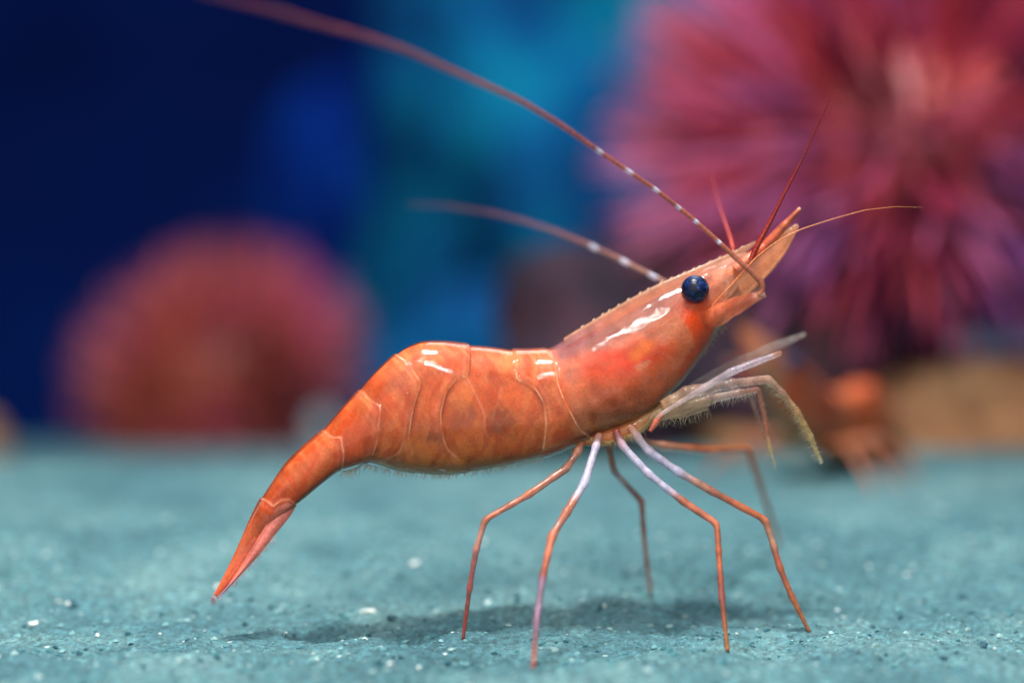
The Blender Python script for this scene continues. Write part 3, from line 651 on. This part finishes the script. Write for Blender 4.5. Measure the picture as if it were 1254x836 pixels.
mx4 = limb('maxilliped', [(806,508),(835,500),(868,489),(905,481),(929,477),(935,505),(942,546),(949,572)], [7,8,6,5,3.6,3.2,2.8,1.4], [-4e-3]*8, [(0,(190,150,110)),(0.4,GY),(0.58,(190,124,98)),(0.8,(182,104,80)),(0.9,(184,160,104)),(1,(170,186,180))], 0.45)
mx5 = limb('maxilliped', [(840,494),(880,484),(918,480),(926,505),(938,540)], [5,5,4,3,2], [3e-3]*5, [(0,GY),(1,(170,120,100))], 0.3)
mx6 = limb('maxilliped', [(812,506),(804,516),(796,528)], [3,4,2.5], [-8e-3]*3, [(0,(190,110,84)),(1,(176,88,66))], 0.9, joints=False)
mx7 = blade('mouth_brush', [(796,508),(820,492),(845,484),(872,490)], [(794,516),(815,514),(840,511),(866,502)], -6e-3, -6e-3, 4, (180, 150, 116), 0.3, ribs=4)
hairs(mx7, [(800,514),(825,513),(845,509),(870,499)], [-6e-3], 13, 80, (40, 120), (206, 190, 150), 0.2, seed=3, opa=0.4)
hairs(mx3, [(941,466),(960,486),(978,508),(1004,562)], [-7e-3], 11, 120, (120, 200), (210, 200, 170), 0.22, seed=4)
hairs(mx3, [(941,464),(976,503),(1006,566)], [-7e-3], 7, 60, (-40, 30), (210, 196, 170), 0.22, seed=5)
hairs(mx4, [(930,478),(936,506),(943,548),(950,572)], [-4e-3], 9, 80, (20, 160), (210, 190, 160), 0.22, seed=6)
hairs(mx1, [(870,492),(900,486),(928,478)], [-6e-3], 10, 60, (60, 130), (206, 194, 174), 0.22, seed=7)
hairs(body, [(446,567),(490,577),(540,580),(600,573),(660,560),(722,538)], [-1e-3, -2e-3, -1e-3], 9, 420, (60, 150), (222, 190, 150), 0.3, seed=8, name='fringe')
hairs(body, [(720,534),(745,540),(775,530),(800,512)], [-5e-3], 12, 160, (40, 150), (216, 180, 120), 0.35, seed=9, name='fringe')
hairs(body, [(420,576),(432,575),(446,566)], [-1e-3], 12, 60, (70, 170), (226, 200, 160), 0.3, seed=10, name='fringe')
hairs(body, [(860,432),(872,414),(890,396)], [-1e-3], 8, 40, (20, 110), (222, 190, 150), 0.3, seed=12, name='fringe')
# small paddles under the abdomen, mostly covered by its side plates
for k, x in enumerate((668, 630, 590, 548, 506)):
    y = 556+0.1*(630-x) if x > 560 else 566
    limb('pleopod', [(x, y-20), (x-8, y-8), (x-30, y+3)], [7, 6, 2], [-3.0e-3]*3, [(0, (214,112,62)), (1, (228,170,120))], 0.75, joints=False)

# --- antennae
BR = (176, 84, 60)
limb('antenna_peduncle', [(862,392),(880,385),(902,374),(922,365),(937,359)], [13,13,11,8,4.5], [-3e-3,-4e-3,-6e-3,-7.5e-3,-8e-3], [(0,(226,112,66)),(0.4,(230,116,76)),(0.75,(226,110,76)),(1,(236,176,146))], 0.36, joints=False)
def antenna(pts, rad, off, bands, base, tipc, parent=shrimp, opa=0.95, op_tip=0.6):
    pts = np.asarray(pts, float); d = np.concatenate([[0], np.cumsum(np.linalg.norm(np.diff(pts, axis=0), axis=1))]); L_ = d[-1]; n = 420; t = np.linspace(0, 1, n); d /= L_
    off = np.interp(d, np.linspace(0, 1, len(off)), off)
    Q = np.stack([np.interp(t, d, pts[:, 0]), np.interp(t, d, pts[:, 1]), np.interp(t, d, off)], 1); Q = gsmooth(Q, 5)
    R = np.interp(t, np.linspace(0, 1, len(rad)), rad)*(1+0.06*np.cos(t*L_/3.2*2*np.pi))
    X = S(Q[:, 0], Q[:, 1], Q[:, 2]); V, Fc = tube(X, R*MM, 8)
    cc = lin(base)[None, :]*(1-t[:, None])+lin(tipc)[None, :]*t[:, None]
    for b in bands:
        wgt = np.exp(-((np.hypot(Q[:, 0]-b[0], Q[:, 1]-b[1]))/b[2])**4)[:, None]*0.92; cc = cc*(1-wgt)+lin((206, 206, 226))*wgt
        R = R
    cc = cc*(1+0.15*np.cos(t*L_/6.4*2*np.pi))[:, None]
    return mesh('antenna', V, Fc, M_thread, parent, np.clip(np.repeat(cc, 8, 0), 0, 1), np.repeat(opa+(op_tip-opa)*t, 8))
antenna([(928,362),(936,359),(938,352),(933,345),(923,335),(900,315),(880,296),(852,271),(803,232),(770,210),(733,185),(690,155),(640,125),(600,107),(550,85),(500,62),(440,42),(400,32),(350,17),(300,3),(240,-14)],
        [4.2,2.9,2.7,3.0,3.4,3.6,3.6,3.4,3.2,3], [-8e-3,-9e-3,-13e-3,-22e-3,-33e-3,-45e-3,-58e-3], [(733,185,5),(770,210,5),(803,232,4.5),(830,254,3.5),(852,271,3.5),(880,296,3)], (176,104,80), (130,56,66), opa=0.8, op_tip=0.3)
antenna([(905,352),(880,356),(850,352),(815,346),(790,333),(750,313),(715,297),(680,283),(640,270),(600,260),(545,252),(500,250)],
        [3.6,3.6,3.8,3.9,3.9,3.8,3.6,3], [7e-3,12e-3,20e-3,30e-3,42e-3,55e-3], [(800,338,6),(765,321,6),(727,304,6)], (160,108,86), (120,60,70), opa=0.6, op_tip=0.08)
def feeler(pts, rad, off, base, tipc, opa=0.95, op_tip=0.8):
    o = antenna(pts, rad, off, [], base, tipc, opa=opa, op_tip=op_tip); o.name = 'antennule'; o.data.name = 'antennule'; return o
feeler([(920,317),(925,306),(932,292),(945,268),(960,238),(980,200),(1000,157),(1017,121)], [3.8,3.4,2.6,2.0,1.5,1.2,0.9,0.5], [-4e-3,-5e-3,-6e-3], (150,36,22), (90,10,16))
feeler([(872,374),(900,344),(925,316),(945,300),(965,288),(983,280),(1020,268),(1060,257),(1097,253),(1130,254)], [0.8,0.9,0.9,0.8,0.7,0.55,0.4,0.2], [-9e-3,-8e-3,-8e-3,-8e-3], (214,110,60), (226,150,80), 0.9, 0.25)
feeler([(898,306),(895,293),(890,278),(884,261),(876,235),(870,205)], [3.4,3,2.6,2.2,1.6,0.8], [4e-3,12e-3,24e-3], (190,62,48), (150,40,50), 0.55, 0.1)
limb('antennule_peduncle', [(900,330),(918,316),(936,302),(955,282),(980,255)], [6,6,5.5,5,2.2], [-3e-3,-3e-3,-2e-3,-2e-3,-2e-3], [(0,(226,130,100)),(0.4,(206,96,66)),(0.7,(176,84,50)),(0.95,(168,76,44)),(1,(220,160,130))], 0.85, joints=False)
limb('antennule_peduncle', [(898,332),(916,318),(934,306),(954,292),(976,276)], [6,6,5,4,2], [3e-3]*5, [(0,(226,130,100)),(1,(226,180,150))], 0.7, joints=False)

# ------------------------------------------------------------------ second shrimp, resting behind by the urchin
s2 = empty('shrimp', (0.0725, 0.434, 0.0040), math.radians(232)); s2.scale = (0.92,)*3
tag(s2, 'second orange shrimp crouching in front of the tan rock and urchin', 'shrimp')
for o in list(shrimp.children):
    if o.name.split('.')[0] in ('body', 'eye', 'rostrum', 'antennal_scale', 'uropod', 'antenna_peduncle'):
        c = o.copy(); COLL.objects.link(c); c.parent = s2; c.location = (o.location.x, o.location.y, o.location.z-0.021)
        for g in o.children:
            e = g.copy(); COLL.objects.link(e); e.parent = c
for k in range(6):
    sgn = -1 if k % 2 else 1; x0 = 0.008+0.004*(k//2)
    pts = np.array([(x0, sgn*0.004, 0.011), (x0+0.004*(k//2-1), sgn*0.013, 0.013), (x0+0.007*(k//2-1), sgn*0.020, 0.006), (x0+0.009*(k//2-1), sgn*0.024, 0.0)])
    P3 = np.stack([np.interp(np.linspace(0, 3, 40), range(4), pts[:, c]) for c in range(3)], 1); P3 = gsmooth(P3, 1.5)
    V, Fc = tube(P3, np.linspace(0.0006, 0.0003, 40), 8); mesh('walking_leg', V, Fc, M_limb, s2, lin((196, 110, 70)), 0.95)

# fringe of the tail fan
hairs(body, [(266,732),(290,710),(314,683),(338,654)], [-1.5e-3], 7, 120, (40, 110), (214, 170, 170), 0.25, seed=21, name='fringe')
hairs(body, [(261,728),(266,733)], [-1e-3], 12, 40, (95, 135), (200, 170, 180), 0.3, seed=22, name='fringe')
